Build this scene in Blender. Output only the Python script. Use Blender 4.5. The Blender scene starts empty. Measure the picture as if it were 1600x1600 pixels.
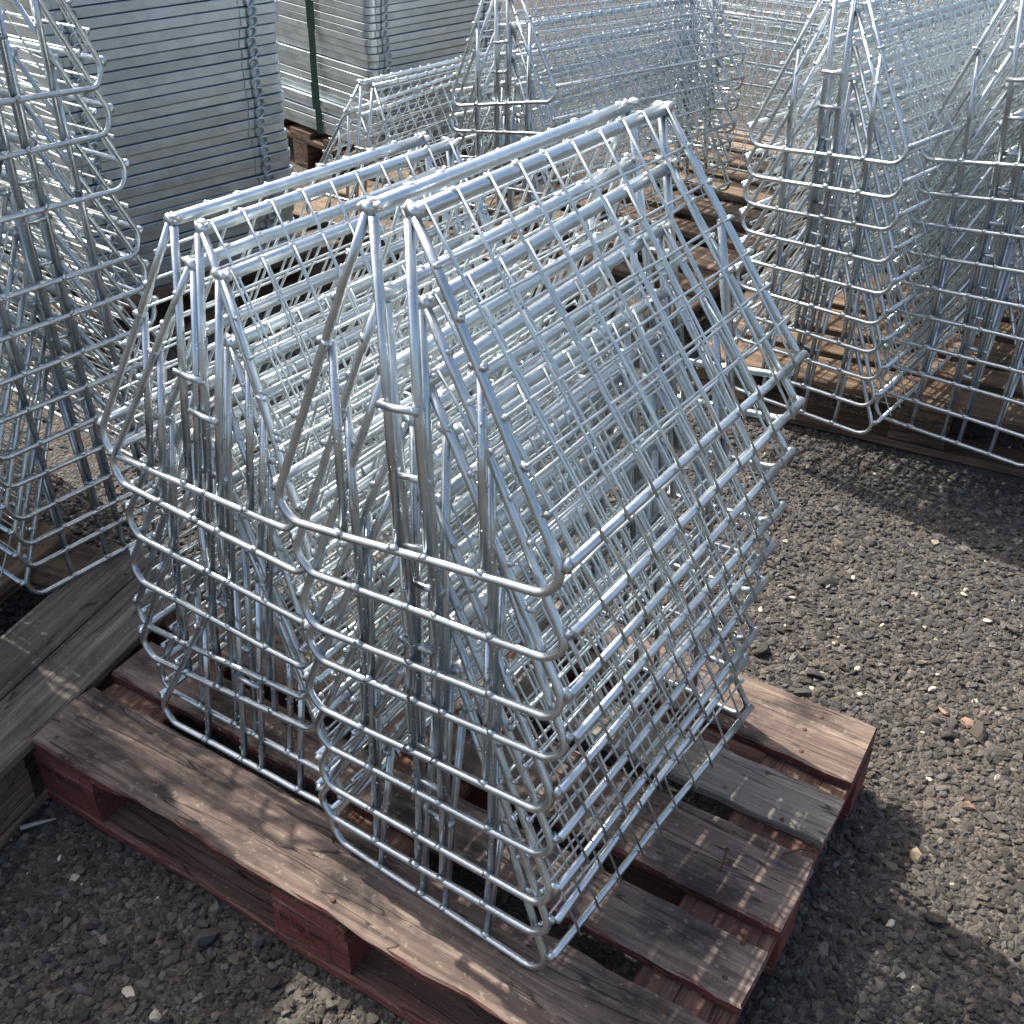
import bpy, bmesh, math, random
import numpy as np
from mathutils import Matrix, Vector
R = math.radians
scene = bpy.context.scene
COL = scene.collection
DECK = 0.1454                                   # height of a pallet deck above the ground

# ------------------------------------------------------------------ camera
cam_data = bpy.data.cameras.new('camera')
cam = bpy.data.objects.new('camera', cam_data)
COL.objects.link(cam)
cam_data.sensor_width = 36.0
cam_data.sensor_fit = 'HORIZONTAL'
cam_data.lens = 36.0 * 1774.98 / 1600.0
cam_data.clip_start = 0.05
cam_data.clip_end = 400.0
RC = np.array([[0.84966, 0.527015, 0.018235], [0.313678, -0.477315, -0.820839], [-0.423891, 0.703154, -0.570868]])
M4 = Matrix.Identity(4)
for i in range(3):
    M4[i][0] = RC[0][i]; M4[i][1] = -RC[1][i]; M4[i][2] = -RC[2][i]
M4.translation = Vector((1.37657, -0.72639, 1.40509 + DECK))
cam.matrix_world = M4
scene.camera = cam

# ------------------------------------------------------------------ sky, sun, exposure
SUN_EL, SUN_AZ = R(50), math.atan2(0.19, -0.98)   # direction TOWARDS the sun
world = bpy.data.worlds.new('World')
scene.world = world
world.use_nodes = True
wn = world.node_tree.nodes; wl = world.node_tree.links
bg = wn['Background']
sky = wn.new('ShaderNodeTexSky')
sky.sky_type = 'NISHITA'
sky.sun_disc = False
sky.sun_elevation = SUN_EL
sky.sun_rotation = math.pi / 2 - SUN_AZ
sky.air_density = 1.0; sky.dust_density = 5.0; sky.ozone_density = .6
wl.new(sky.outputs[0], bg.inputs[0])
bg.inputs[1].default_value = 0.15
sd = bpy.data.lights.new('sun', 'SUN')
sd.energy = 3.9
sd.angle = R(0.55)
sd.color = (1.0, 0.95, 0.87)
sun = bpy.data.objects.new('sun', sd)
COL.objects.link(sun)
to_sun = Vector((math.cos(SUN_EL) * math.cos(SUN_AZ), math.cos(SUN_EL) * math.sin(SUN_AZ), math.sin(SUN_EL)))
sun.rotation_euler = to_sun.to_track_quat('Z', 'Y').to_euler()
sun.location = (-6, 2, 8)
scene.view_settings.view_transform = 'Standard'
scene.view_settings.look = 'None'
scene.view_settings.gamma = 1.0
scene.view_settings.use_curve_mapping = False
scene.view_settings.exposure = 0.92

scene.cycles.max_bounces = 10
scene.cycles.glossy_bounces = 6

# ------------------------------------------------------------------ helpers
def link(o, parent=None):
    COL.objects.link(o)
    if parent is not None: o.parent = parent
    return o

def tag(o, label=None, cat=None, group=None, kind=None):
    if label: o['label'] = label
    if cat: o['category'] = cat
    if group: o['group'] = group
    if kind: o['kind'] = kind
    return o

def empty(name, loc=(0, 0, 0), rz=0.0):
    o = bpy.data.objects.new(name, None)
    o.empty_display_size = 0.05
    o.location = loc; o.rotation_euler = (0, 0, rz)
    return link(o)

def mesh_from(name, V, F, mat=None, smooth=True):
    me = bpy.data.meshes.new(name)
    me.from_pydata([tuple(v) for v in V], [], [tuple(f) for f in F])
    if smooth: me.polygons.foreach_set('use_smooth', [True] * len(me.polygons))
    if mat: me.materials.append(mat)
    me.update()
    return me

def obj(name, me, parent=None):
    return link(bpy.data.objects.new(name, me), parent)

class MB:
    """collects shapes into one mesh"""
    def __init__(s): s.V = []; s.F = []
    def add(s, V, F):
        n = len(s.V); s.V += [tuple(v) for v in V]; s.F += [tuple(i + n for i in f) for f in F]
    def tube(s, P, r, n=8, cap=True):
        P = [np.array(q, float) for q in P]
        V = []; F = []
        t0 = P[1] - P[0]; t0 /= np.linalg.norm(t0)
        a = np.array([0, 0, 1.0]) if abs(t0[2]) < 0.9 else np.array([1.0, 0, 0])
        nx = np.cross(t0, a); nx /= np.linalg.norm(nx)
        for i, q in enumerate(P):
            if i == 0: t = P[1] - P[0]
            elif i == len(P) - 1: t = P[-1] - P[-2]
            else: t = P[i + 1] - P[i - 1]
            t = t / np.linalg.norm(t)
            nx = nx - t * np.dot(nx, t); nx /= np.linalg.norm(nx)
            ny = np.cross(t, nx)
            rr = r[i] if hasattr(r, '__len__') else r
            for k in range(n):
                an = 2 * math.pi * k / n
                V.append(q + rr * (math.cos(an) * nx + math.sin(an) * ny))
        for i in range(len(P) - 1):
            for k in range(n):
                k2 = (k + 1) % n
                F.append((i * n + k, i * n + k2, (i + 1) * n + k2, (i + 1) * n + k))
        if cap:
            F.append(tuple(range(n))[::-1]); F.append(tuple((len(P) - 1) * n + k for k in range(n)))
        s.add(V, F)
    def box(s, a, b):
        x0, y0, z0 = a; x1, y1, z1 = b
        s.add([(x0, y0, z0), (x1, y0, z0), (x1, y1, z0), (x0, y1, z0), (x0, y0, z1), (x1, y0, z1), (x1, y1, z1), (x0, y1, z1)],
              [(3, 2, 1, 0), (4, 5, 6, 7), (0, 1, 5, 4), (1, 2, 6, 5), (2, 3, 7, 6), (3, 0, 4, 7)])
    def blob(s, c, r, rng, sx=1, sy=1, sz=1):
        a = rng.uniform(0, 6.28); ca, sa = math.cos(a), math.sin(a)
        V = []
        for v in ICO_V:
            w = np.array([v[0] * ca - v[1] * sa, v[0] * sa + v[1] * ca, v[2]])
            V.append(w * np.array([sx, sy, sz]) * r * rng.uniform(.45, 1.3) + np.array(c))
        s.add(V, ICO_F)
    def mesh(s, name, mat, smooth=True): return mesh_from(name, s.V, s.F, mat, smooth)

ph = (1 + 5 ** .5) / 2
ICO_V = np.array([(-1, ph, 0), (1, ph, 0), (-1, -ph, 0), (1, -ph, 0), (0, -1, ph), (0, 1, ph), (0, -1, -ph), (0, 1, -ph), (ph, 0, -1), (ph, 0, 1), (-ph, 0, -1), (-ph, 0, 1)]) / math.sqrt(1 + ph * ph)
ICO_F = [(0, 11, 5), (0, 5, 1), (0, 1, 7), (0, 7, 10), (0, 10, 11), (1, 5, 9), (5, 11, 4), (11, 10, 2), (10, 7, 6), (7, 1, 8), (3, 9, 4), (3, 4, 2), (3, 2, 6), (3, 6, 8), (3, 8, 9), (4, 9, 5), (2, 4, 11), (6, 2, 10), (8, 6, 7), (9, 8, 1)]

# ------------------------------------------------------------------ materials
class NT:
    def __init__(s, name):
        s.m = bpy.data.materials.new(name); s.m.use_nodes = True
        s.t = s.m.node_tree; s.b = s.t.nodes['Principled BSDF']; s.out = s.t.nodes['Material Output']
    def n(s, typ, **kw):
        nd = s.t.nodes.new(typ)
        for k, v in kw.items():
            if k.startswith('_'): setattr(nd, k[1:], v)
            else: nd.inputs[k.replace('__', ' ')].default_value = v
        return nd
    def l(s, a, b): s.t.links.new(a, b)
    def ramp(s, fac, stops, interp='LINEAR'):
        r = s.t.nodes.new('ShaderNodeValToRGB'); cr = r.color_ramp; cr.interpolation = interp
        while len(cr.elements) < len(stops): cr.elements.new(0.5)
        for e, (p, c) in zip(cr.elements, stops):
            e.position = p; e.color = (c, c, c, 1) if not hasattr(c, '__len__') else (*c, 1)
        s.l(fac, r.inputs[0]); return r
    def mix(s, fac, a, b, mode='MIX'):
        m = s.t.nodes.new('ShaderNodeMix'); m.data_type = 'RGBA'; m.blend_type = mode
        for sock, val in ((m.inputs[0], fac), (m.inputs[6], a), (m.inputs[7], b)):
            if hasattr(val, 'node'): s.l(val, sock)
            elif hasattr(val, '__len__'): sock.default_value = (*val, 1)
            else: sock.default_value = val
        return m.outputs[2]
    def math(s, op, a, b=0.0):
        m = s.t.nodes.new('ShaderNodeMath'); m.operation = op
        for sock, val in ((m.inputs[0], a), (m.inputs[1], b)):
            if hasattr(val, 'node'): s.l(val, sock)
            else: sock.default_value = val
        return m.outputs[0]

def galv(name, dark, light, rough=(.26, .46), bump=.25, metallic=1.0, scale=1.0):
    k = NT(name)
    tc = k.n('ShaderNodeTexCoord'); oi = k.n('ShaderNodeObjectInfo')
    off = k.n('ShaderNodeVectorMath', _operation='ADD'); k.l(tc.outputs['Object'], off.inputs[0])
    cb = k.n('ShaderNodeCombineXYZ'); k.l(k.math('MULTIPLY', oi.outputs['Random'], 31.0), cb.inputs[0]); k.l(cb.outputs[0], off.inputs[1])
    n1 = k.n('ShaderNodeTexNoise', Scale=26 * scale, Detail=5, Roughness=.62); k.l(off.outputs[0], n1.inputs['Vector'])
    n2 = k.n('ShaderNodeTexNoise', Scale=190 * scale, Detail=2); k.l(off.outputs[0], n2.inputs['Vector'])
    r1 = k.ramp(n1.outputs[0], [(.3, dark), (.7, light)])
    var = k.ramp(oi.outputs['Random'], [(0, .88), (1, 1.05)])
    col = k.mix(1.0, r1.outputs[0], var.outputs[0], 'MULTIPLY')
    k.l(col, k.b.inputs['Base Color'])
    k.b.inputs['Metallic'].default_value = metallic
    rr = k.ramp(n1.outputs[0], [(.25, rough[0]), (.75, rough[1])]); k.l(rr.outputs[0], k.b.inputs['Roughness'])
    mixh = k.math('ADD', k.math('MULTIPLY', n1.outputs[0], .7), k.math('MULTIPLY', n2.outputs[0], .5))
    bp = k.n('ShaderNodeBump', Strength=bump, Distance=.002); k.l(mixh, bp.inputs['Height']); k.l(bp.outputs[0], k.b.inputs['Normal'])
    return k.m

GALV = galv('galvanised_rod', (.46, .505, .525), (.65, .70, .72), rough=(.22, .40), metallic=.96)
GALV_TUBE = galv('galvanised_tube', (.53, .59, .615), (.72, .775, .795), rough=(.24, .42), metallic=.95)
GALV_WIRE = galv('galvanised_wire', (.54, .60, .61), (.76, .81, .815), rough=(.28, .48), bump=.12, metallic=.92)
GALV_FLAT = galv('galvanised_panel', (.42, .495, .53), (.62, .69, .72), rough=(.34, .55), bump=.1, scale=.45)
WELD = galv('weld_zinc', (.60, .61, .60), (.90, .90, .87), rough=(.3, .55), bump=.5, metallic=.75)

def wood(name, base, base2, paint=None, paint_top=.25, paint_side=.9, dirt=.5, bright=1.0):
    k = NT(name)
    tc = k.n('ShaderNodeTexCoord'); oi = k.n('ShaderNodeObjectInfo'); geo = k.n('ShaderNodeNewGeometry')
    off = k.n('ShaderNodeVectorMath', _operation='ADD'); k.l(tc.outputs['Object'], off.inputs[0])
    cb = k.n('ShaderNodeCombineXYZ')
    k.l(k.math('MULTIPLY', oi.outputs['Random'], 17.0), cb.inputs[0]); k.l(k.math('MULTIPLY', oi.outputs['Random'], 5.0), cb.inputs[1])
    k.l(cb.outputs[0], off.inputs[1])
    def stretched(sx, sy, **kw):
        mp = k.n('ShaderNodeMapping'); mp.inputs['Scale'].default_value = (sx, sy, sy); k.l(off.outputs[0], mp.inputs[0])
        n = k.n('ShaderNodeTexNoise', **kw); k.l(mp.outputs[0], n.inputs['Vector']); return n
    grain = stretched(2.2, 62, Scale=1.0, Detail=7, Roughness=.68, Distortion=.6)
    fine = stretched(9, 420, Scale=1.0, Detail=3, Roughness=.6)
    crack = stretched(1.3, 21, Scale=1.0, Detail=3, Roughness=.5, Distortion=.4)
    patch = stretched(7, 11, Scale=1.0, Detail=5, Roughness=.62)
    speck = stretched(60, 90, Scale=1.0, Detail=3, Roughness=.7)
    c = k.ramp(grain.outputs[0], [(.28, tuple(v * .55 for v in base)), (.48, base), (.68, base2)]).outputs[0]
    var = k.ramp(oi.outputs['Random'], [(0, .72), (1, 1.15)]).outputs[0]
    c = k.mix(1.0, c, var, 'MULTIPLY')
    if paint:
        sep = k.n('ShaderNodeSeparateXYZ'); k.l(geo.outputs['Normal'], sep.inputs[0])
        up = k.ramp(sep.outputs[2], [(.45, 0.0), (.8, 1.0)]).outputs[0]
        amt = k.math('SUBTRACT', paint_side, k.math('MULTIPLY', up, paint_side - paint_top))
        pn = k.math('ADD', k.math('MULTIPLY', patch.outputs[0], .65), k.math('MULTIPLY', grain.outputs[0], .45))
        thr = k.math('ADD', pn, k.math('SUBTRACT', amt, 1.0))
        pm = k.ramp(thr, [(.0, 0.0), (.16, .55), (.42, 1.0)]).outputs[0]
        pc = k.ramp(patch.outputs[0], [(.3, tuple(v * .6 for v in paint)), (.7, paint)]).outputs[0]
        pcg = k.mix(.35, pc, k.ramp(fine.outputs[0], [(.3, .55), (.7, 1.0)]).outputs[0], 'MULTIPLY')
        c = k.mix(pm, c, pcg)
    dm = k.ramp(patch.outputs[0], [(.48, 0.0), (.66, dirt)]).outputs[0]
    c = k.mix(dm, c, (.018, .017, .018))
    sp = k.ramp(speck.outputs[0], [(.60, 0.0), (.74, .4)]).outputs[0]
    c = k.mix(sp, c, tuple(min(.5, v * 1.9) for v in base2))
    cr = k.ramp(crack.outputs[0], [(.493, 0.0), (.499, .85), (.501, .85), (.507, 0.0)]).outputs[0]
    c = k.mix(cr, c, (.012, .010, .010))
    fg = k.ramp(fine.outputs[0], [(.3, .72), (.62, 1.06)]).outputs[0]
    c = k.mix(.8, c, fg, 'MULTIPLY')
    k.l(c, k.b.inputs['Base Color'])
    k.b.inputs['Roughness'].default_value = .82
    k.b.inputs['Specular IOR Level'].default_value = .25
    h = k.math('ADD', k.math('ADD', k.math('MULTIPLY', grain.outputs[0], .8), k.math('MULTIPLY', fine.outputs[0], .5)), k.math('MULTIPLY', cr, -.8))
    bp = k.n('ShaderNodeBump', Strength=.55, Distance=.004); k.l(h, bp.inputs['Height']); k.l(bp.outputs[0], k.b.inputs['Normal'])
    return k.m

RED = (.20, .060, .050)
W_RED = wood('red_pallet_wood', (.16, .115, .095), (.32, .245, .19), RED, .36, .95, .8)
W_REDSIDE = wood('red_painted_wood', (.15, .085, .065), (.27, .17, .12), (.25, .075, .060), .45, .96, .35)
W_GREY = wood('weathered_grey_wood', (.165, .135, .108), (.30, .255, .205), None, dirt=.45)
W_PALE = wood('pale_grey_wood', (.30, .265, .215), (.46, .42, .355), None, dirt=.15)
W_BROWN = wood('brown_pallet_wood', (.14, .095, .066), (.29, .20, .135), None, dirt=.5)
W_TAN = wood('tan_pallet_wood', (.20, .145, .10), (.36, .27, .19), None, dirt=.4)

def simple(name, col, rough=.7, metallic=0.0, bump=0.0, bscale=60):
    k = NT(name)
    k.b.inputs['Roughness'].default_value = rough; k.b.inputs['Metallic'].default_value = metallic
    tc = k.n('ShaderNodeTexCoord'); n = k.n('ShaderNodeTexNoise', Scale=bscale, Detail=4); k.l(tc.outputs['Object'], n.inputs['Vector'])
    k.l(k.ramp(n.outputs[0], [(.3, tuple(v * .7 for v in col)), (.7, col)]).outputs[0], k.b.inputs['Base Color'])
    if bump:
        bp = k.n('ShaderNodeBump', Strength=bump, Distance=.003); k.l(n.outputs[0], bp.inputs['Height']); k.l(bp.outputs[0], k.b.inputs['Normal'])
    return k.m
RUST = simple('rusty_nail', (.11, .05, .03), .75, .3, .3, 300)
INK = simple('stencil_ink', (.02, .015, .015), .8)
STRAP = simple('green_strap', (.008, .055, .042), .45)
BRICK = simple('brick_chip', (.30, .19, .13), .9, 0, .6, 120)
PALE_STONE = simple('pale_stone', (.55, .48, .38), .85, 0, .6, 90)
TAN_STONE = simple('tan_stone', (.34, .27, .17), .9, 0, .7, 60)
DARK_STONE = simple('dark_stone', (.075, .072, .068), .9, 0, .7, 70)
SPLINTER = simple('wood_splinter', (.36, .34, .31), .85, 0, .3, 80)

# ------------------------------------------------------------------ ground
rngG = np.random.default_rng(5)
def gh(x, y):
    return .004 * np.sin(2.3 * x + 1.1) * np.cos(1.9 * y) + .003 * np.sin(7.1 * x + 2.2 * y) + .002 * np.sin(5.3 * y - 9.7 * x) - .004
kg = NT('asphalt_millings')
tc = kg.n('ShaderNodeTexCoord')
v1 = kg.n('ShaderNodeTexVoronoi', Scale=150); kg.l(tc.outputs['Object'], v1.inputs['Vector'])
v2 = kg.n('ShaderNodeTexVoronoi', Scale=62); kg.l(tc.outputs['Object'], v2.inputs['Vector'])
nz = kg.n('ShaderNodeTexNoise', Scale=1.7, Detail=6, Roughness=.6); kg.l(tc.outputs['Object'], nz.inputs['Vector'])
nf = kg.n('ShaderNodeTexNoise', Scale=420, Detail=3); kg.l(tc.outputs['Object'], nf.inputs['Vector'])
sepc = kg.n('ShaderNodeSeparateColor'); kg.l(v1.outputs['Color'], sepc.inputs[0])
c1 = kg.ramp(sepc.outputs[0], [(0, (.035, .033, .032)), (.55, (.070, .064, .058)), (.9, (.115, .10, .088)), (1, (.18, .16, .135))]).outputs[0]
c2 = kg.mix(kg.ramp(nz.outputs[0], [(.38, 0.0), (.68, .6)]).outputs[0], c1, (.095, .074, .056))
kg.l(kg.mix(.6, c2, kg.ramp(nf.outputs[0], [(.3, .55), (.7, 1.15)]).outputs[0], 'MULTIPLY'), kg.b.inputs['Base Color'])
kg.b.inputs['Roughness'].default_value = .9
hh = kg.math('ADD', kg.math('MULTIPLY', v1.outputs['Distance'], -.8), kg.math('ADD', kg.math('MULTIPLY', v2.outputs['Distance'], -.8), kg.math('MULTIPLY', nf.outputs[0], .25)))
bp = kg.n('ShaderNodeBump', Strength=.9, Distance=.008); kg.l(hh, bp.inputs['Height']); kg.l(bp.outputs[0], kg.b.inputs['Normal'])
ax = np.concatenate([[-90, -30, -12, -6], np.arange(-4, 6.01, .1), [9, 15, 32, 90]])
gx, gy = np.meshgrid(ax, ax, indexing='ij')
gz = np.where((np.abs(gx) < 8) & (np.abs(gy) < 8), gh(gx, gy), -.004)
nA = len(ax)
GV = np.stack([gx, gy, gz], -1).reshape(-1, 3)
GF = [(i * nA + j, (i + 1) * nA + j, (i + 1) * nA + j + 1, i * nA + j + 1) for i in range(nA - 1) for j in range(nA - 1)]
tag(obj('ground', mesh_from('ground', GV, GF, kg.m)), kind='structure')

# loose stones: nobody could count them
kst = NT('gravel_stone')
at = kst.n('ShaderNodeAttribute', _attribute_name='tone')
tcs = kst.n('ShaderNodeTexCoord'); ns = kst.n('ShaderNodeTexNoise', Scale=330, Detail=4, Roughness=.65); kst.l(tcs.outputs['Object'], ns.inputs['Vector'])
kst.l(kst.mix(.75, at.outputs['Color'], kst.ramp(ns.outputs[0], [(.28, .5), (.72, 1.3)]).outputs[0], 'MULTIPLY'), kst.b.inputs['Base Color'])
kst.b.inputs['Roughness'].default_value = .88
bps = kst.n('ShaderNodeBump', Strength=.5, Distance=.002); kst.l(ns.outputs[0], bps.inputs['Height']); kst.l(bps.outputs[0], kst.b.inputs['Normal'])

def project(P):
    q = (P - np.array([1.37657, -0.72639, 1.40509 + DECK])) @ RC.T
    return 800 + 1774.98 * q[:, 0] / q[:, 2], 800 + 1774.98 * q[:, 1] / q[:, 2], q[:, 2]

def scatter(n, box, lo, hi, power):
    x = rngG.uniform(box[0], box[1], n); y = rngG.uniform(box[2], box[3], n)
    s = lo + (hi - lo) * rngG.random(n) ** power
    return x, y, s
parts = [scatter(78000, (-.7, 2.3, -.75, 1.98), .0030, .0085, 1.6),
         scatter(8000, (-.7, 2.3, -.75, 1.98), .007, .012, 2.2),
         scatter(420, (-.7, 2.3, -.75, 1.98), .011, .020, 2.4),
         scatter(9000, (-1.6, 3.0, -1.6, 3.6), .004, .012, 2.0)]
sx = np.concatenate([q[0] for q in parts]); sy = np.concatenate([q[1] for q in parts]); ss = np.concatenate([q[2] for q in parts])
under = (sx > .03) & (sx < 1.17) & (sy > .05) & (sy < .77)      # far fewer below the red pallet
keep = ~under | (rngG.random(len(sx)) < .18)
sx, sy, ss = sx[keep], sy[keep], ss[keep]
N = len(sx)
ang = rngG.uniform(0, 2 * math.pi, N)
asp = np.stack([rngG.uniform(.8, 1.45, N), rngG.uniform(.65, 1.1, N), rngG.uniform(.35, .7, N)], 1) * ss[:, None]
lumN = rngG.random(N)
def ico2():
    bm = bmesh.new(); bmesh.ops.create_icosphere(bm, subdivisions=2, radius=1.0)
    bm.verts.ensure_lookup_table()
    V = np.array([v.co[:] for v in bm.verts]); F = np.array([[v.index for v in f.verts] for f in bm.faces]); bm.free()
    return V, F
I2V, I2F = ico2()
def stones(idx, BV, BF, jit, cuts):
    n = len(idx); nv = len(BV)
    base = BV[None] * rngG.uniform(1 - jit, 1 + jit, (n, nv, 1))
    for q in range(cuts):                                   # knock flat faces off each stone
        nrm = rngG.normal(0, 1, (n, 1, 3)); nrm /= np.linalg.norm(nrm, axis=2, keepdims=True)
        dd = rngG.uniform(.35, .72, (n, 1))
        over = np.maximum((base * nrm).sum(2) - dd, 0)
        base = base - nrm * over[..., None]
    P = base * asp[idx][:, None, :]
    P[..., 2] += P[..., 0] * tl[idx, :1] * .6 + P[..., 1] * tl[idx, 1:] * .6
    ca, sa = np.cos(ang[idx])[:, None], np.sin(ang[idx])[:, None]
    X = P[..., 0] * ca - P[..., 1] * sa + sx[idx][:, None]
    Y = P[..., 0] * sa + P[..., 1] * ca + sy[idx][:, None]
    Z = P[..., 2] + (gh(sx[idx], sy[idx]) + asp[idx][:, 2] * rngG.uniform(-.1, .5, n))[:, None]
    return np.stack([X, Y, Z], -1).reshape(-1, 3), (BF[None] + (np.arange(n) * nv)[:, None, None]).reshape(-1, 3)
tl = rngG.normal(0, .3, (N, 2))
asp *= 1.22
big = ss > .0088
iS, iB = np.where(~big)[0], np.where(big)[0]
cS, fS = stones(iS, ICO_V, np.array(ICO_F), .28, 3)
cB, fB = stones(iB, I2V, I2F, .06, 9)
co = np.concatenate([cS, cB]); fi = np.concatenate([fS, fB + len(cS)]).ravel(); nf_ = len(fi) // 3
me = bpy.data.meshes.new('gravel')
me.vertices.add(len(co)); me.vertices.foreach_set('co', co.ravel())
me.loops.add(len(fi)); me.loops.foreach_set('vertex_index', fi)
me.polygons.add(nf_); me.polygons.foreach_set('loop_start', np.arange(nf_) * 3)
me.update(calc_edges=True)
me.shade_flat()
t = rngG.random(N)
brown = np.clip(.5 + .35 * np.sin(1.3 * sx + .4) * np.cos(1.7 * sy) + .25 * (sx - .4) + rngG.normal(0, .3, N), 0, 1)
lum = .024 + .068 * rngG.random(N) ** 1.5
lum = np.where(t > .93, lum + .06, lum)
colr = np.stack([lum * (1.02 + .30 * brown), lum * (1.0 + .10 * brown), lum * (1.0 - .16 * brown), np.ones(N)], 1)
pale = t > .9955
colr[pale, :3] = np.array([.52, .46, .36]) * rngG.uniform(.7, 1.15, (pale.sum(), 1))
colr = np.concatenate([np.repeat(colr[iS], 12, 0), np.repeat(colr[iB], len(I2V), 0)])
a = me.color_attributes.new('tone', 'FLOAT_COLOR', 'POINT')
a.data.foreach_set('color', colr.ravel())
me.materials.append(kst.m)
tag(obj('gravel', me), 'loose dark crushed asphalt and stone chips covering the yard', 'gravel', kind='stuff')

# ------------------------------------------------------------------ wooden pallets
def plank_mesh(name, ln, wd, th, mat, seed, seg=10, wane=None, rough=.0016):
    """a board with its length along local x, its corner at the origin; worn, slightly bowed edges"""
    rg = random.Random(seed)
    V = []; F = []
    c = min(.0035, th * .2)
    prof = [(0, c), (c, 0), (wd - c, 0), (wd, c), (wd, th - c), (wd - c, th), (wd * .5, th), (c, th), (0, th - c)]
    n = len(prof)
    bow = rg.uniform(-.0015, .0015); nib = [rg.uniform(-1, 1) for _ in range(seg + 1)]
    nib2 = [rg.uniform(-1, 1) for _ in range(seg + 1)]
    ends = (rg.uniform(-.004, .003), rg.uniform(-.003, .004))
    for i in range(seg + 1):
        u = i / seg; x = ln * u + (ends[0] if i == 0 else ends[1] if i == seg else 0)
        for k, (y, z) in enumerate(prof):
            dy = rough * (nib[i] if y < wd / 2 else nib2[i]); dz = bow * math.sin(math.pi * u) + rough * .4 * rg.uniform(-1, 1)
            if wane and y < wd / 2 and k in (0, 1, 7, 8):
                for (u0, u1, depth, drop) in wane:
                    if u0 < u < u1:
                        f = math.sin(math.pi * (u - u0) / (u1 - u0)) * rg.uniform(.55, 1.2)
                        dy += depth * f * (1.0 if k in (0, 1) else .35)
                        if k in (7, 8): dz -= drop * f
            xe = x + (rg.uniform(-1, 1) * .0025 if i in (0, seg) else 0)
            V.append((xe, y + dy, z + dz))
    for i in range(seg):
        for k in range(n):
            k2 = (k + 1) % n
            F.append((i * n + k, (i + 1) * n + k, (i + 1) * n + k2, i * n + k2))
    F.append(tuple(range(n))); F.append(tuple(seg * n + k for k in range(n))[::-1])
    me = mesh_from(name, V, F, mat, smooth=False)
    return me

NAIL = MB(); NAIL.tube([(0, 0, -.004), (0, 0, .0012), (0, 0, .0022)], [.0042, .0042, .003], 10)
NAIL_ME = NAIL.mesh('nail', RUST)

def make_pallet(label, loc, rz, top_mats, under_mat, widths=(.145, .1, .145, .1, .145), seg=3, ln=1.2, dp=.8, seed=0, main=False, gaps=None, group=None):
    root = empty('wooden_pallet', loc, rz)
    tag(root, label, 'pallet', group)
    th = .022; rg = random.Random(seed)
    gap = (dp - sum(widths)) / (len(widths) - 1)
    y = 0.0
    sxs = (0.0, ln / 2 - .0725, ln - .145)
    for i, w in enumerate(widths):
        wane = None
        if main and i == 0: wane = [(.16, .36, .030, .008), (.40, .66, .012, .006), (.70, .9, .02, .006)]
        if main and i == 1: wane = [(.05, .3, .004, .001)]
        m = plank_mesh('deck_board', ln, w, th, top_mats[i], seed * 31 + i, 34 if main else seg, wane, .0022 if main else .0016)
        o = obj('deck_board', m, root); o.location = (0, y, DECK - th)
        if main and i == 3: o['label'] = 'bare pale grey replacement board'
        if main or seg > 3:
            for sxx in sxs:
                for q in range(3 if w > .12 else 2):
                    nl = obj('nail', NAIL_ME, o)
                    nl.location = (min(ln - .02, max(.02, sxx + rg.uniform(.02, .125))), w * (.18 + .64 * q / (2 if w > .12 else 1)) + rg.uniform(-.012, .012), th - .001)
                    nl.rotation_euler = (rg.uniform(-.2, .2), rg.uniform(-.2, .2), 0)
        y += w + (gaps[i] if gaps else gap)
    for i, sxx in enumerate(sxs):
        m = plank_mesh('stringer_board', dp, .145, th, under_mat, seed * 31 + 10 + i, 8 if main else seg)
        o = obj('stringer_board', m, root); o.location = (sxx + .145, 0.004, DECK - 2 * th - .0004); o.rotation_euler = (0, 0, R(90))
        for j, by in enumerate((0.003, dp / 2 - .05, dp - .103)):
            hgt = DECK - 3 * th - .0012
            mb = plank_mesh('block', .145, .1, hgt, under_mat, seed * 31 + 20 + 3 * i + j, 4 if main else 2, None, .002)
            b = obj('block', mb, root); b.location = (sxx + rg.uniform(-.003, .003), by, th + .0006)
    for j, by in enumerate((0.0, dp / 2 - .05, dp - .1)):
        m = plank_mesh('base_board', ln, .1, th, under_mat, seed * 31 + 40 + j, 24 if main else seg, [(.2, .5, .006, .003)] if main else None)
        o = obj('base_board', m, root); o.location = (0, by, 0.0)
    return root

red = make_pallet('worn red-painted wooden pallet carrying the two front stacks of mesh racks', (0, 0, 0), 0,
                  [W_RED, W_RED, W_RED, W_PALE, W_RED], W_REDSIDE, main=True, seed=3)
# bent nails standing out of the red pallet
def bent_nail(P, label):
    b = MB(); b.tube(P, [.0016] * (len(P) - 1) + [.0010], 7); b.tube([P[0], np.array(P[0]) + (np.array(P[0]) - np.array(P[1])) * .08], .0032, 8)
    tag(obj('bent_nail', b.mesh('bent_nail', RUST)), label, 'nail')
zt_ = DECK + .0015
bent_nail([(1.085, .408, zt_ + .012), (1.088, .392, zt_ + .011), (1.09, .372, zt_ + .002)], 'rusty bent nail lying on the middle board of the red pallet')
bent_nail([(1.196, .482, zt_ + .006), (1.178, .470, zt_ + .010), (1.158, .452, zt_ + .002)], 'rusty curved nail by the end of the middle pallet board')
bent_nail([(.5705, .104, zt_ + .016), (.572, .104, zt_ + .008), (.572, .105, zt_ - .002)], 'rusty nail standing up from the front board of the red pallet')

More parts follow.
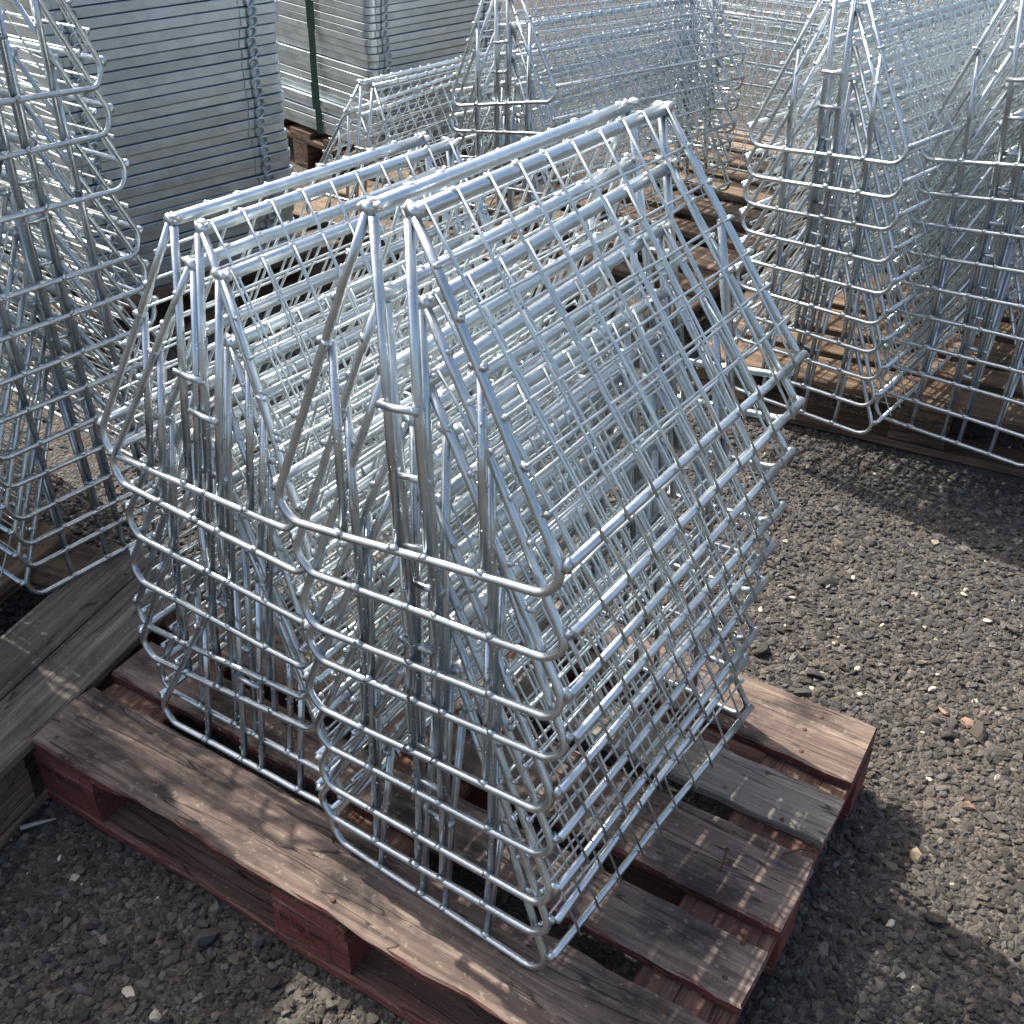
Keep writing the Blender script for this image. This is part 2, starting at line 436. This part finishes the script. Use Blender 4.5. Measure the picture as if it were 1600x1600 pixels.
# stencilled marks on the blocks of the red pallet
def lettering(txt, size, parent, loc, rot, mat=INK):
    cu = bpy.data.curves.new('t', 'FONT'); cu.body = txt; cu.size = size; cu.extrude = .0002; cu.resolution_u = 2
    to = bpy.data.objects.new('t', cu); COL.objects.link(to)
    dg = bpy.context.evaluated_depsgraph_get(); m = bpy.data.meshes.new_from_object(to.evaluated_get(dg))
    bpy.data.objects.remove(to); m.materials.clear(); m.materials.append(mat)
    o = obj('stencil_lettering', m, parent); o.location = loc; o.rotation_euler = rot
    return o
blocks = sorted([c for c in red.children if c.name.startswith('block')], key=lambda o: (round(o.location.y, 1), o.location.x))
hb = DECK - 3 * .022
mid, lef = blocks[1], blocks[0]
lettering('DE  NW', .0145, mid, (.050, -.0032, .047), (R(90), 0, 0))
lettering('H T', .012, mid, (.066, -.0032, .030), (R(90), 0, 0))
stamp = MB()
rgs = random.Random(2)
for (x0, w, z0, z1) in ((.020, .0014, .040, .062), (.0235, .0014, .045, .058), (.029, .0014, .040, .058), (.032, .005, .040, .0415), (.0325, .005, .055, .0565), (.043, .0016, .036, .064), (.112, .0016, .010, .064)):
    stamp.box((x0, -.0033, z0), (x0 + w, -.0028, z1))
obj("stencil_mark", stamp.mesh("stencil_mark", INK, False), mid)["kind"] = "stuff"
st2 = MB()
for i in range(19):
    x0 = .012 + i * .0056 + rgs.uniform(-.0006, .0006)
    if i in (6, 12): continue
    st2.box((x0, -.0033, .060), (x0 + rgs.uniform(.001, .0024), -.0028, .060 + rgs.uniform(.006, .0095)))
    if i % 3: st2.box((x0, -.0033, .0635 + rgs.uniform(-.002, .004)), (x0 + .0036, -.0028, .0648 + rgs.uniform(0, .002)))
obj("stencil_mark", st2.mesh("stencil_mark", INK, False), lef)["kind"] = "stuff"

# the grey pallet on the left: boards run towards the camera
gp_dir = math.atan2(.3168 + .0726, -.0407 - .0287)                 # direction of its near edge
gx0, gy0 = .0287, -.0726
gp = (gx0 - math.cos(gp_dir) * .62, gy0 - math.sin(gp_dir) * .62, 0)
make_pallet('weathered grey pallet under the tall leaning rack stack beside the red pallet', gp, gp_dir,
            [W_GREY, W_GREY, W_BROWN, W_BROWN, W_GREY, W_BROWN], W_BROWN, widths=(.115, .115, .1, .12, .12, .12), seg=8, dp=1.0, seed=7,
            gaps=[.006, .10, .05, .05, .05, 0])
r_ang = math.atan2(2.0119 - 1.9496, 1.2343 - .6709)
make_pallet('dark brown pallet under the two rack stacks across the gravel', (.36, 1.925, 0), r_ang, [W_BROWN] * 5, W_BROWN, seg=6, seed=11)
make_pallet('brown pallet under the long rack stack behind the red pallet', (-.80, 2.12, 0), R(-3), [W_TAN, W_BROWN, W_TAN, W_BROWN, W_TAN], W_BROWN, seg=4, seed=13, ln=1.0, dp=1.0)
make_pallet('tan pallet under the small rack stack by the flat panels', (-1.32, 2.12, 0), R(0), [W_TAN] * 5, W_TAN, seg=3, seed=17, ln=.5, dp=1.1)
make_pallet('orange-brown pallet under the sideways rack stack at the back', (-.55, 3.18, 0), R(-1), [W_TAN] * 5, W_TAN, seg=3, seed=19)

# ------------------------------------------------------------------ mesh racks
W_, H_, G_, E_, ZT, SA, CA = .4097, .3607, .0574, .0499, .0406, .0986, .0202
r_u, r_up, r_ridge, r_base, r_w = .0053, .0056, .0090, .0066, .0018
XB = W_ / 2 - .013
SL = (XB - G_ / 2) / (H_ - ZT)                     # horizontal run of the sloping bar per unit height
XC = XB + SL * ZT
def slope_x(w): return XB + SL * (ZT - w)
def rack_meshes(L, cells, seed, detail):
    """all part meshes of one rack, in the rack's own frame (x across, y along, z up)"""
    rg = random.Random(seed)
    r_u, r_up, r_ridge, r_base, r_w = (.0053, .0056, .0082, .0057, .0019) if detail else (.0050, .0053, .0080, .0046, .0020)
    D = {}
    nt = 12 if detail else 8; nw = 6 if detail else 4
    yend = lambda w, end: (E_ * w / H_) if end == 0 else L - E_ * w / H_
    D['end_frame'] = []; D['upright'] = []; D['spacer'] = []
    wb = MB(); wj = MB()
    for end in (0, 1):
        rad = .030; pts = []
        top = H_ - .004
        pts.append((-slope_x(top), top))
        nS = 5 if detail else 2
        slope_ang = math.atan2(1, SL)              # interior angle geometry of the rounded corner
        d = rad / math.tan(math.pi / 2 - (math.pi - slope_ang) / 2 if False else (slope_ang) / 2)
        dirx, dirz = -SL / math.hypot(SL, 1), 1 / math.hypot(SL, 1)
        d = rad * math.tan((math.pi - slope_ang) / 2)
        def corner(sgn):
            out = []
            p0 = (XC + dirx * d, dirz * d); p1 = (XC - d, 0.0)
            cx, cz = XC - d, rad
            a0 = math.atan2(p0[1] - cz, p0[0] - cx); a1 = -math.pi / 2
            m = 9 if detail else 5
            for i in range(m + 1):
                aa = a0 + (a1 - a0) * i / m
                out.append((sgn * (cx + rad * math.cos(aa)), cz + rad * math.sin(aa)))
            return out
        cr = corner(1); cl = [(-x, z) for (x, z) in cr]
        for i in range(1, nS): 
            f = i / nS; pts.append((-slope_x(top) + (cl[0][0] + slope_x(top)) * f, top + (cl[0][1] - top) * f))
        pts += cl
        for i in range(1, 4): pts.append((cl[-1][0] + (cr[-1][0] - cl[-1][0]) * i / 4, rg.uniform(-.0008, .0008)))
        pts += cr[::-1]
        for i in range(1, nS):
            f = 1 - i / nS; pts.append((slope_x(top) + (cr[0][0] - slope_x(top)) * f, top + (cr[0][1] - top) * f))
        pts.append((slope_x(top), top))
        dent = rg.uniform(-.002, .002)
        b = MB(); b.tube([(x + dent * math.sin(i), yend(z, end), z) for i, (x, z) in enumerate(pts)], r_u, nt)
        D['end_frame'].append(b.mesh('end_frame', GALV))
        s_in = 1 if end == 0 else -1
        for ux in (-CA, CA):
            b = MB(); j = rg.uniform(-.002, .002); wt = H_ - .006
            b.tube([(ux + j, yend(0, end) + s_in * .006, .002), (ux + j * .3, yend(wt * .5, end) + s_in * .002, wt * .5), (ux * 1.12, yend(wt, end), wt)], r_up, nt)
            D['upright'].append(b.mesh('upright', GALV))
            wj.blob((ux + j, yend(0, end) - s_in * .001, .0035), .0078, rg, 1.2, .8, .8)
        wsA = ZT + (XB - SA) / SL
        for ux in (-SA, SA):
            b = MB(); j = rg.uniform(-.004, .004); wt = wsA - .002 + rg.uniform(-.008, .006)
            b.tube([(ux + j, yend(0, end) + s_in * .006, .002), (ux, yend(wt, end) + s_in * .008, wt)], r_up * .97, nt)
            D['upright'].append(b.mesh('upright', GALV))
            wj.blob((ux + j, yend(0, end) - s_in * .001, .0035), .0078, rg, 1.2, .8, .8)
            wj.blob((ux, yend(wt, end), wt), .0078, rg, 1.2, .9, .7)
        ws = H_ * (.47 + rg.uniform(-.015, .015))
        b = MB(); b.tube([(-CA - .006, yend(ws, end) - s_in * .006, ws), (0, yend(ws, end) - s_in * .0065, ws - .001), (CA + .006, yend(ws, end) - s_in * .006, ws)], .0045, nt)
        D['spacer'].append(b.mesh('spacer', GALV))
        for ux in (-1, 1):
            wj.blob((ux * (CA + .003), yend(ws, end) - s_in * .005, ws), .0072, rg, 1, .9, .8)
            for q in range(3): wb.blob((ux * (G_ / 2 - .010 + q * .008) + rg.uniform(-.003, .003), yend(H_, end) + s_in * .002, H_ + rg.uniform(.002, .009)), rg.uniform(.005, .0085), rg, 1.1, 1, .8)
            wj.blob((ux * (XB + .008), yend(ZT, end) + s_in * .003, ZT - .003), .0085, rg, .9, 1.0, 1.2)
    D['ridge_tube'] = []; D['base_tube'] = []; D['wire'] = []
    n_len = 4
    sl = math.hypot(W_ / 2 - G_ / 2, H_ - ZT)
    nx, nz = (H_ - ZT) / sl, (W_ / 2 - G_ / 2) / sl          # outward normal of the right face
    for sgn in (-1, 1):
        b = MB(); P = []
        for i in range(n_len + 1):
            f = i / n_len; P.append((sgn * G_ / 2 + rg.uniform(-.001, .001), E_ - .004 + (L - 2 * E_ + .008) * f, H_ + rg.uniform(-.001, .001)))
        b.tube(P, r_ridge, 14 if detail else 8); D['ridge_tube'].append(b.mesh('ridge_tube', GALV_TUBE))
        ez = E_ * ZT / H_
        b = MB(); P = []
        for i in range(n_len + 1):
            f = i / n_len; P.append((sgn * W_ / 2 + rg.uniform(-.001, .001), ez + .003 + (L - 2 * ez - .006) * f, ZT + rg.uniform(-.001, .001)))
        b.tube(P, r_base, 14 if detail else 8); D['base_tube'].append(b.mesh('base_tube', GALV_TUBE))
        panel = MB()
        pitch = (L - .014) / (cells + 1)
        for k in range(1, cells + 1):                        # wires running down the slope
            v = .007 + pitch * k + rg.uniform(-.003, .003); tilt = rg.uniform(-.004, .004)
            P = []
            m = 5 if detail else 2
            for i in range(m + 1):
                f = -.012 + 1.034 * i / m
                x = G_ / 2 + (W_ / 2 - G_ / 2) * f; z = H_ + (ZT - H_) * f
                o_ = .0085 + .0016 * math.sin(3.1 * f + k) * rg.uniform(0, 1)
                P.append((sgn * (x + nx * o_), v + tilt * f + rg.uniform(-.0008, .0008), z + nz * o_))
            if detail:
                b = MB(); b.tube(P, r_w, nw); D['wire'].append(b.mesh('wire', GALV_WIRE))
            else: panel.tube(P, r_w, nw, cap=False)
            wb.blob((sgn * (G_ / 2 + nx * .002), v, H_ + .0072), rg.uniform(.0042, .0068), rg, .9, 1.35, .6)
        for k in range(1, 7):                                # wires running along the rack
            f = k / 7.0 + rg.uniform(-.006, .006); x = G_ / 2 + (W_ / 2 - G_ / 2) * f; z = H_ + (ZT - H_) * f
            P = []; m = 6 if detail else 2
            y0, y1 = yend(z, 0) - .004, yend(z, 1) + .004
            o_ = .0042
            for i in range(m + 1):
                P.append((sgn * (x + nx * o_ + rg.uniform(-.0012, .0012)), y0 + (y1 - y0) * i / m, z + nz * o_ + rg.uniform(-.0015, .0015)))
            if detail:
                b = MB(); b.tube(P, r_w, nw); D['wire'].append(b.mesh('wire', GALV_WIRE))
            else: panel.tube(P, r_w, nw, cap=False)
            for yy in (y0 + .003, y1 - .003): wj.blob((sgn * (x + nx * .002), yy, z), .0058, rg, 1, 1, 1)
        if not detail: D.setdefault('mesh_panel', []).append(panel.mesh('mesh_panel', GALV_WIRE))
    if detail:
        for q in range(90):                                  # drips of zinc left on the rods
            ux = rg.choice((-CA, CA, -SA, SA)); w = rg.uniform(.01, .2); aa = rg.uniform(0, 6.28)
            wj.blob((ux + r_up * .95 * math.cos(aa), yend(w, 0) + .004 + r_up * .95 * math.sin(aa), w), rg.uniform(.0008, .002), rg, 1, 1, 1.5)
    D['weld_beads'] = [wb.mesh('weld_beads', WELD)]; D['weld_joints'] = [wj.mesh('weld_joints', GALV)]
    return D

VAR = {'short': [rack_meshes(.6085, 10, s, True) for s in (1, 2, 3, 4)],
       'long': [rack_meshes(1.07, 19, s, False) for s in (11, 12, 13)]}

ORD = ['topmost', 'second', 'third', 'fourth', 'fifth', 'sixth', 'seventh', 'eighth', 'ninth', 'tenth', 'eleventh', 'twelfth', 'lowest']
def make_rack(pose, kind, var, label, group):
    x, y, a, z, pit, rol = pose
    root = empty('mesh_rack')
    root.location = (x, y, z + DECK)
    root.rotation_mode = 'YXZ'; root.rotation_euler = (pit, rol, a)
    tag(root, label, 'rack', group)
    for pname, meshes in VAR[kind][var % len(VAR[kind])].items():
        for m in meshes:
            o = obj(pname, m, root)
            if pname in ('weld_beads', 'weld_joints', 'mesh_panel'): o['kind'] = 'stuff'
    return root

def stack(poses, kind, desc, group, seed):
    n = len(poses)
    for k, pz in enumerate(poses):
        fromtop = n - 1 - k
        if k == 0: word = 'lowest'
        else: word = ORD[fromtop]
        tail = '' if k == 0 or fromtop == 0 else ' from the top'
        make_rack(pz, kind, k * 3 + seed, 'mesh rack, %s%s in %s' % (word, tail, desc), group)

A = [(.7599, .0963, -.0768, .0075, 0, 0), (.7631, .0854, -.0339, .088, .0286, -.0127), (.7657, .0859, -.0494, .153, .0242, -.0361), (.7641, .0892, -.0497, .2373, .039, -.0705),
     (.7684, .0758, -.0559, .3305, .0062, -.0995), (.7768, .0806, -.0428, .4174, -.0268, -.0896), (.7748, .0778, -.0501, .48, .0223, -.1264), (.7723, .0789, -.0541, .5651, .0179, -.1247), (.7738, .0595, -.0457, .6609, -.0231, -.1512)]
B = [(.3633, .1517, -.0044, .0074, 0, 0), (.3420, .1690, -.0400, .060, -.0049, -.05), (.3197, .1675, -.0283, .1339, -.0098, -.0921), (.3104, .1733, -.052, .1916, -.0143, -.0995),
     (.3345, .1601, -.0637, .2891, -.019, -.0266), (.3469, .1618, -.0617, .3786, -.0238, -.0082), (.3491, .154, -.0513, .4767, -.0286, .0138), (.328, .1638, -.0517, .5241, -.0334, -.0349)]
stack(A, 'short', 'the taller stack on the red pallet', 'racks in the taller stack on the red pallet', 0)
stack(B, 'short', 'the shorter stack on the red pallet', 'racks in the shorter stack on the red pallet', 1)

rgp = random.Random(21)
def lerp_stack(b, t, zs, j=.008, ja=.02):
    n = len(zs); out = []
    for k, f in enumerate(zs):
        q = [b[i] + (t[i] - b[i]) * f for i in range(6)]
        if 0 < k < n - 1:
            q[0] += rgp.uniform(-j, j); q[1] += rgp.uniform(-j, j); q[2] += rgp.uniform(-ja, ja); q[4] += rgp.uniform(-.008, .008); q[5] += rgp.uniform(-.012, .012)
        out.append(tuple(q))
    return out
def even(n): return [k / (n - 1) for k in range(n)]
R1 = lerp_stack((.6954, 1.762, -.1298, .0075, 0, 0), (.655, 1.755, -.25, .640, 0, -.12), even(10), .005, .012)
R2 = lerp_stack((1.0589, 1.8267, -.13, .0075, 0, 0), (1.025, 1.82, -.2, .668, 0, -.16), even(10), .005, .012)
LZ = [0, .07, .13, .20, .27, .345, .42, .50, .585, .66, .80, .91, 1.0]
Ls = lerp_stack((-.2537, .4345, 1.4505, .0075, 0, 0), (-.2552, .4163, 1.5654, .9016, 0, .0898), LZ, .005, .012)
Ms = lerp_stack((-.4167, 2.1433, -.1334, .0075, 0, 0), (-.4167, 2.1433, -.1334, .4942, -.0797, -.2119), even(7))
Ss = [(-.985, 2.11, -.02, .0075, 0, 0), (-.93, 2.09, .0, .11, -.06, .01)]
BRs = lerp_stack((-.42, 3.52, R(-91), .0075, 0, 0), (-.40, 3.55, R(-92), .62, 0, .03), even(9))
stack(R1, 'long', 'the across-gravel stack nearer the red pallet', 'racks stacked across the gravel', 2)
stack(R2, 'long', 'the across-gravel stack farther from the red pallet', 'racks stacked across the gravel', 0)
stack(Ls, 'long', 'the tall leaning stack on the grey pallet', 'racks on the grey pallet', 1)
stack(Ms, 'long', 'the long stack behind the front stacks', 'racks behind the front stacks', 0)
stack(Ss, 'long', 'the small pair beside the flat panels', 'racks beside the flat panels', 1)
stack(BRs, 'long', 'the sideways stack at the back', 'racks in the sideways back stack', 2)

# ------------------------------------------------------------------ flat panels in stacks
PT = .0275
def panel_meshes(ln, dp, seed):
    """a flat rectangular frame lying down: x along the long face, y away from it"""
    rg = random.Random(seed); rc = .035; D = {}
    path = []
    for (cx, cy, a0) in ((ln - rc, rc, -90), (ln - rc, dp - rc, 0), (rc, dp - rc, 90), (rc, rc, 180)):
        for i in range(6):
            a = R(a0 + 18 * i); path.append((cx + rc * math.cos(a), cy + rc * math.sin(a), math.cos(a), math.sin(a)))
    prof = [(0, .0022), (0, PT - .0030), (-.0012, PT - .0018), (-.031, PT - .0018), (-.0325, PT - .0035), (-.0325, .0025), (-.031, .001), (-.0012, .001)]
    V = []; F = []; n = len(prof); m = len(path)
    for (x, y, ux, uy) in path:
        for (o_, z) in prof: V.append((x + ux * o_, y + uy * o_, z))
    for i in range(m):
        i2 = (i + 1) % m
        for k in range(n):
            k2 = (k + 1) % n; F.append((i * n + k, i2 * n + k, i2 * n + k2, i * n + k2))
    D['outer_frame'] = [mesh_from('outer_frame', V, F, GALV_FLAT, False)]
    D['rail'] = []
    for q in range(5):
        b = MB(); xx = ln * (q + 1) / 6; b.tube([(xx, .03, PT / 2), (xx, dp - .03, PT / 2)], .0105, 8); D['rail'].append(b.mesh('rail', GALV_FLAT))
    D['loop'] = []; D['bracket'] = []
    for xx in (.075, ln - .105):
        b = MB(); pts = []
        for i in range(13):
            a = 2 * math.pi * i / 12; pts.append((xx + .0135 * math.cos(a), -.006 - .004 * math.sin(a), PT / 2 + .0145 * math.sin(a)))
        b.tube(pts, .0036, 6, cap=False); D['loop'].append(b.mesh('loop', GALV_FLAT))
        b = MB(); b.box((xx - .036, -.0035, .004), (xx - .020, .002, PT - .004)); D['bracket'].append(b.mesh('bracket', GALV_FLAT, False))
    return D
PAN = [panel_meshes(.70, .95, s) for s in (1, 2)]
COUNT = ['bottom', 'second', 'third', 'fourth', 'fifth', 'sixth', 'seventh', 'eighth', 'ninth', 'tenth', 'eleventh', 'twelfth', 'thirteenth', 'fourteenth', 'fifteenth', 'sixteenth', 'seventeenth', 'eighteenth', 'nineteenth', 'twentieth',
         'twenty-first', 'twenty-second', 'twenty-third', 'twenty-fourth', 'twenty-fifth', 'twenty-sixth', 'twenty-seventh', 'twenty-eighth', 'twenty-ninth', 'thirtieth', 'thirty-first', 'thirty-second', 'thirty-third', 'thirty-fourth', 'thirty-fifth', 'thirty-sixth'] + ['%s-%s' % (a, b) if b else c for a, c in (('thirty', ''), ('forty', 'fortieth')) for b in (('seventh', 'eighth', 'ninth') if a == 'thirty' else ('', 'first', 'second', 'third', 'fourth', 'fifth'))]
rgq = random.Random(8)
def panel_stack(x, y, a, z0, n, desc, group, lean=(0, 0)):
    dx = dy = 0
    for k in range(n):
        root = empty('flat_panel')
        root.location = (x + lean[0] * k + rgq.uniform(-.004, .004) + dx, y + lean[1] * k + rgq.uniform(-.006, .006) + dy, z0 + k * PT)
        dx = .8 * dx + rgq.uniform(-.003, .003); dy = .8 * dy + rgq.uniform(-.006, .006)
        root.rotation_euler = (rgq.uniform(-.001, .001), rgq.uniform(-.001, .001), a + rgq.uniform(-.006, .006))
        tag(root, 'flat galvanised panel, %s up %s' % (COUNT[k], desc), 'panel', group)
        for pn, ms in PAN[k % 2].items():
            for m in ms: obj(pn, m, root)
f_ang = math.atan2(1.8714 - 1.3048, -.987 + 1.1306)
f1 = (-.987 - math.cos(f_ang) * .70, 1.8714 - math.sin(f_ang) * .70)
panel_stack(f1[0], f1[1], f_ang, DECK + .03, 36, 'in the panel stack behind the leaning racks', 'panels in the stack behind the leaning racks', (-.0006, .0004))
panel_stack(-1.395, 2.77, f_ang, DECK + .02, 26, 'in the farther panel stack with the dark corner', 'panels in the farther stack')
panel_stack(-.50, -.50, R(92), DECK + .002, 44, 'in the added out-of-view shading stack on the grey pallet', 'added out-of-view shading panels on the grey pallet')  # added stack outside the view, placed to shade the left foreground and front board
# timber bearers below the first panel stack and a pallet below the other
ca_, sa_ = math.cos(f_ang), math.sin(f_ang)
for i, off in enumerate((.0, .40, .80)):
    o = obj('timber_bearer', plank_mesh('timber_bearer', .78, .10, .03, W_TAN, 90 + i, 6))
    o.location = (f1[0] - ca_ * .03 - sa_ * off + sa_ * .012, f1[1] - sa_ * .03 + ca_ * off - ca_ * .012, DECK - .001); o.rotation_euler = (0, 0, f_ang)
    tag(o, ['tan timber bearer under the front edge of the near panel stack', 'tan timber bearer under the middle of the near panel stack', 'tan timber bearer under the rear of the near panel stack'][i], 'timber')
make_pallet('brown pallet under the near stack of flat panels', (f1[0] - ca_ * .1, f1[1] - sa_ * .1, 0), f_ang, [W_BROWN] * 5, W_BROWN, seg=3, seed=23, ln=.95, dp=1.0)
make_pallet('brown pallet under the farther stack of flat panels', (-1.38, 2.75, 0), f_ang, [W_BROWN] * 5, W_BROWN, seg=3, seed=29, ln=.75, dp=1.0)
# green strap hanging down the end of the farther panel stack
b = MB()
gsx, gsy = -1.395 - sa_ * .34, 2.77 + ca_ * .34
pts = [(gsx + .008 * math.sin(2.1 * i), gsy - .018 + .003 * math.cos(3 * i), DECK + .02 + .10 * i) for i in range(10)]
for p0, p1 in zip(pts[:-1], pts[1:]):
    b.box((min(p0[0], p1[0]) - .012, p0[1] - .0012, p0[2] - .001), (max(p0[0], p1[0]) + .012, p0[1] + .0012, p1[2] + .001))
tag(obj('strap', b.mesh('strap', STRAP, False)), 'dark green strap hanging down beside the flat panels', 'strap')

# ------------------------------------------------------------------ small loose things on the gravel
def chip(name, label, cat, px_xy, size, mat, seed, rot=0.0, flat=.45, rise=.25):
    rg = random.Random(seed); b = MB()
    b.blob((0, 0, 0), 1.0, rg, size[0], size[1], size[0] * flat)
    o = obj(name, b.mesh(name, mat, False))
    o.location = (px_xy[0], px_xy[1], float(gh(px_xy[0], px_xy[1])) + size[0] * flat * rise + .004); o.rotation_euler = (0, 0, rot)
    return tag(o, label, cat)
def ground_at(x, y, z=0.0):
    d = RC.T @ np.array([(x - 800) / 1774.98, (y - 800) / 1774.98, 1.0]); c = np.array([1.37657, -0.72639, 1.40509 + DECK])
    t = (z - c[2]) / d[2]; q = c + t * d
    return (float(q[0]), float(q[1]))
chip('stone', 'large tan stone at the edge of the pallet shadow', 'stone', ground_at(1432, 1338), (.017, .021), TAN_STONE, 4, .4, .8)
chip('stone', 'cream stone lying alone in the shaded gravel', 'stone', ground_at(203, 1555), (.0115, .008), PALE_STONE, 5, .2, .5)
chip('brick_chip', 'flat reddish brown brick chip on the sunlit gravel', 'brick chip', ground_at(1510, 1128), (.017, .014), BRICK, 6, .1, .3)
chip('brick_chip', 'thin brown sliver of brick beside the flat brick chip', 'brick chip', ground_at(1475, 1112), (.019, .008), BRICK, 7, -.6, .3)
chip('stone', 'orange-tan rounded stone out on the sunlit gravel', 'stone', ground_at(1514, 1257), (.013, .011), BRICK, 8, .5, .5)
chip('stone', 'large dark stone beside the red pallet front', 'stone', ground_at(318, 1472), (.026, .018), DARK_STONE, 9, .8, .6)
chip('stone', 'small round dark stone against the pallet base board', 'stone', ground_at(402, 1475), (.013, .012), DARK_STONE, 10, .3, .8)
for i, (px, py, sz) in enumerate(((1188, 953, .011), (1237, 935, .010), (1294, 916, .010), (1333, 902, .0105), (1504, 930, .011), (1445, 981, .009), (1455, 1077, .012), (1340, 1046, .012))):
    chip('stone', 'small cream-white stone chip on the sunlit gravel', 'stone', ground_at(px, py), (sz * .9, sz * .65), PALE_STONE, 40 + i, i * .7, .55)['group'] = 'cream stone chips on the sunlit gravel'
p0, p1 = ground_at(34, 1300), ground_at(90, 1285)
b = MB(); b.tube([(p0[0], p0[1], .010), ((p0[0] + p1[0]) / 2, (p0[1] + p1[1]) / 2, .011), (p1[0], p1[1], .010)], [.0045, .0038, .001], 5)
tag(obj('splinter', b.mesh('splinter', SPLINTER, False)), 'pale wood splinter on the dark gravel by the pallet corner', 'splinter')
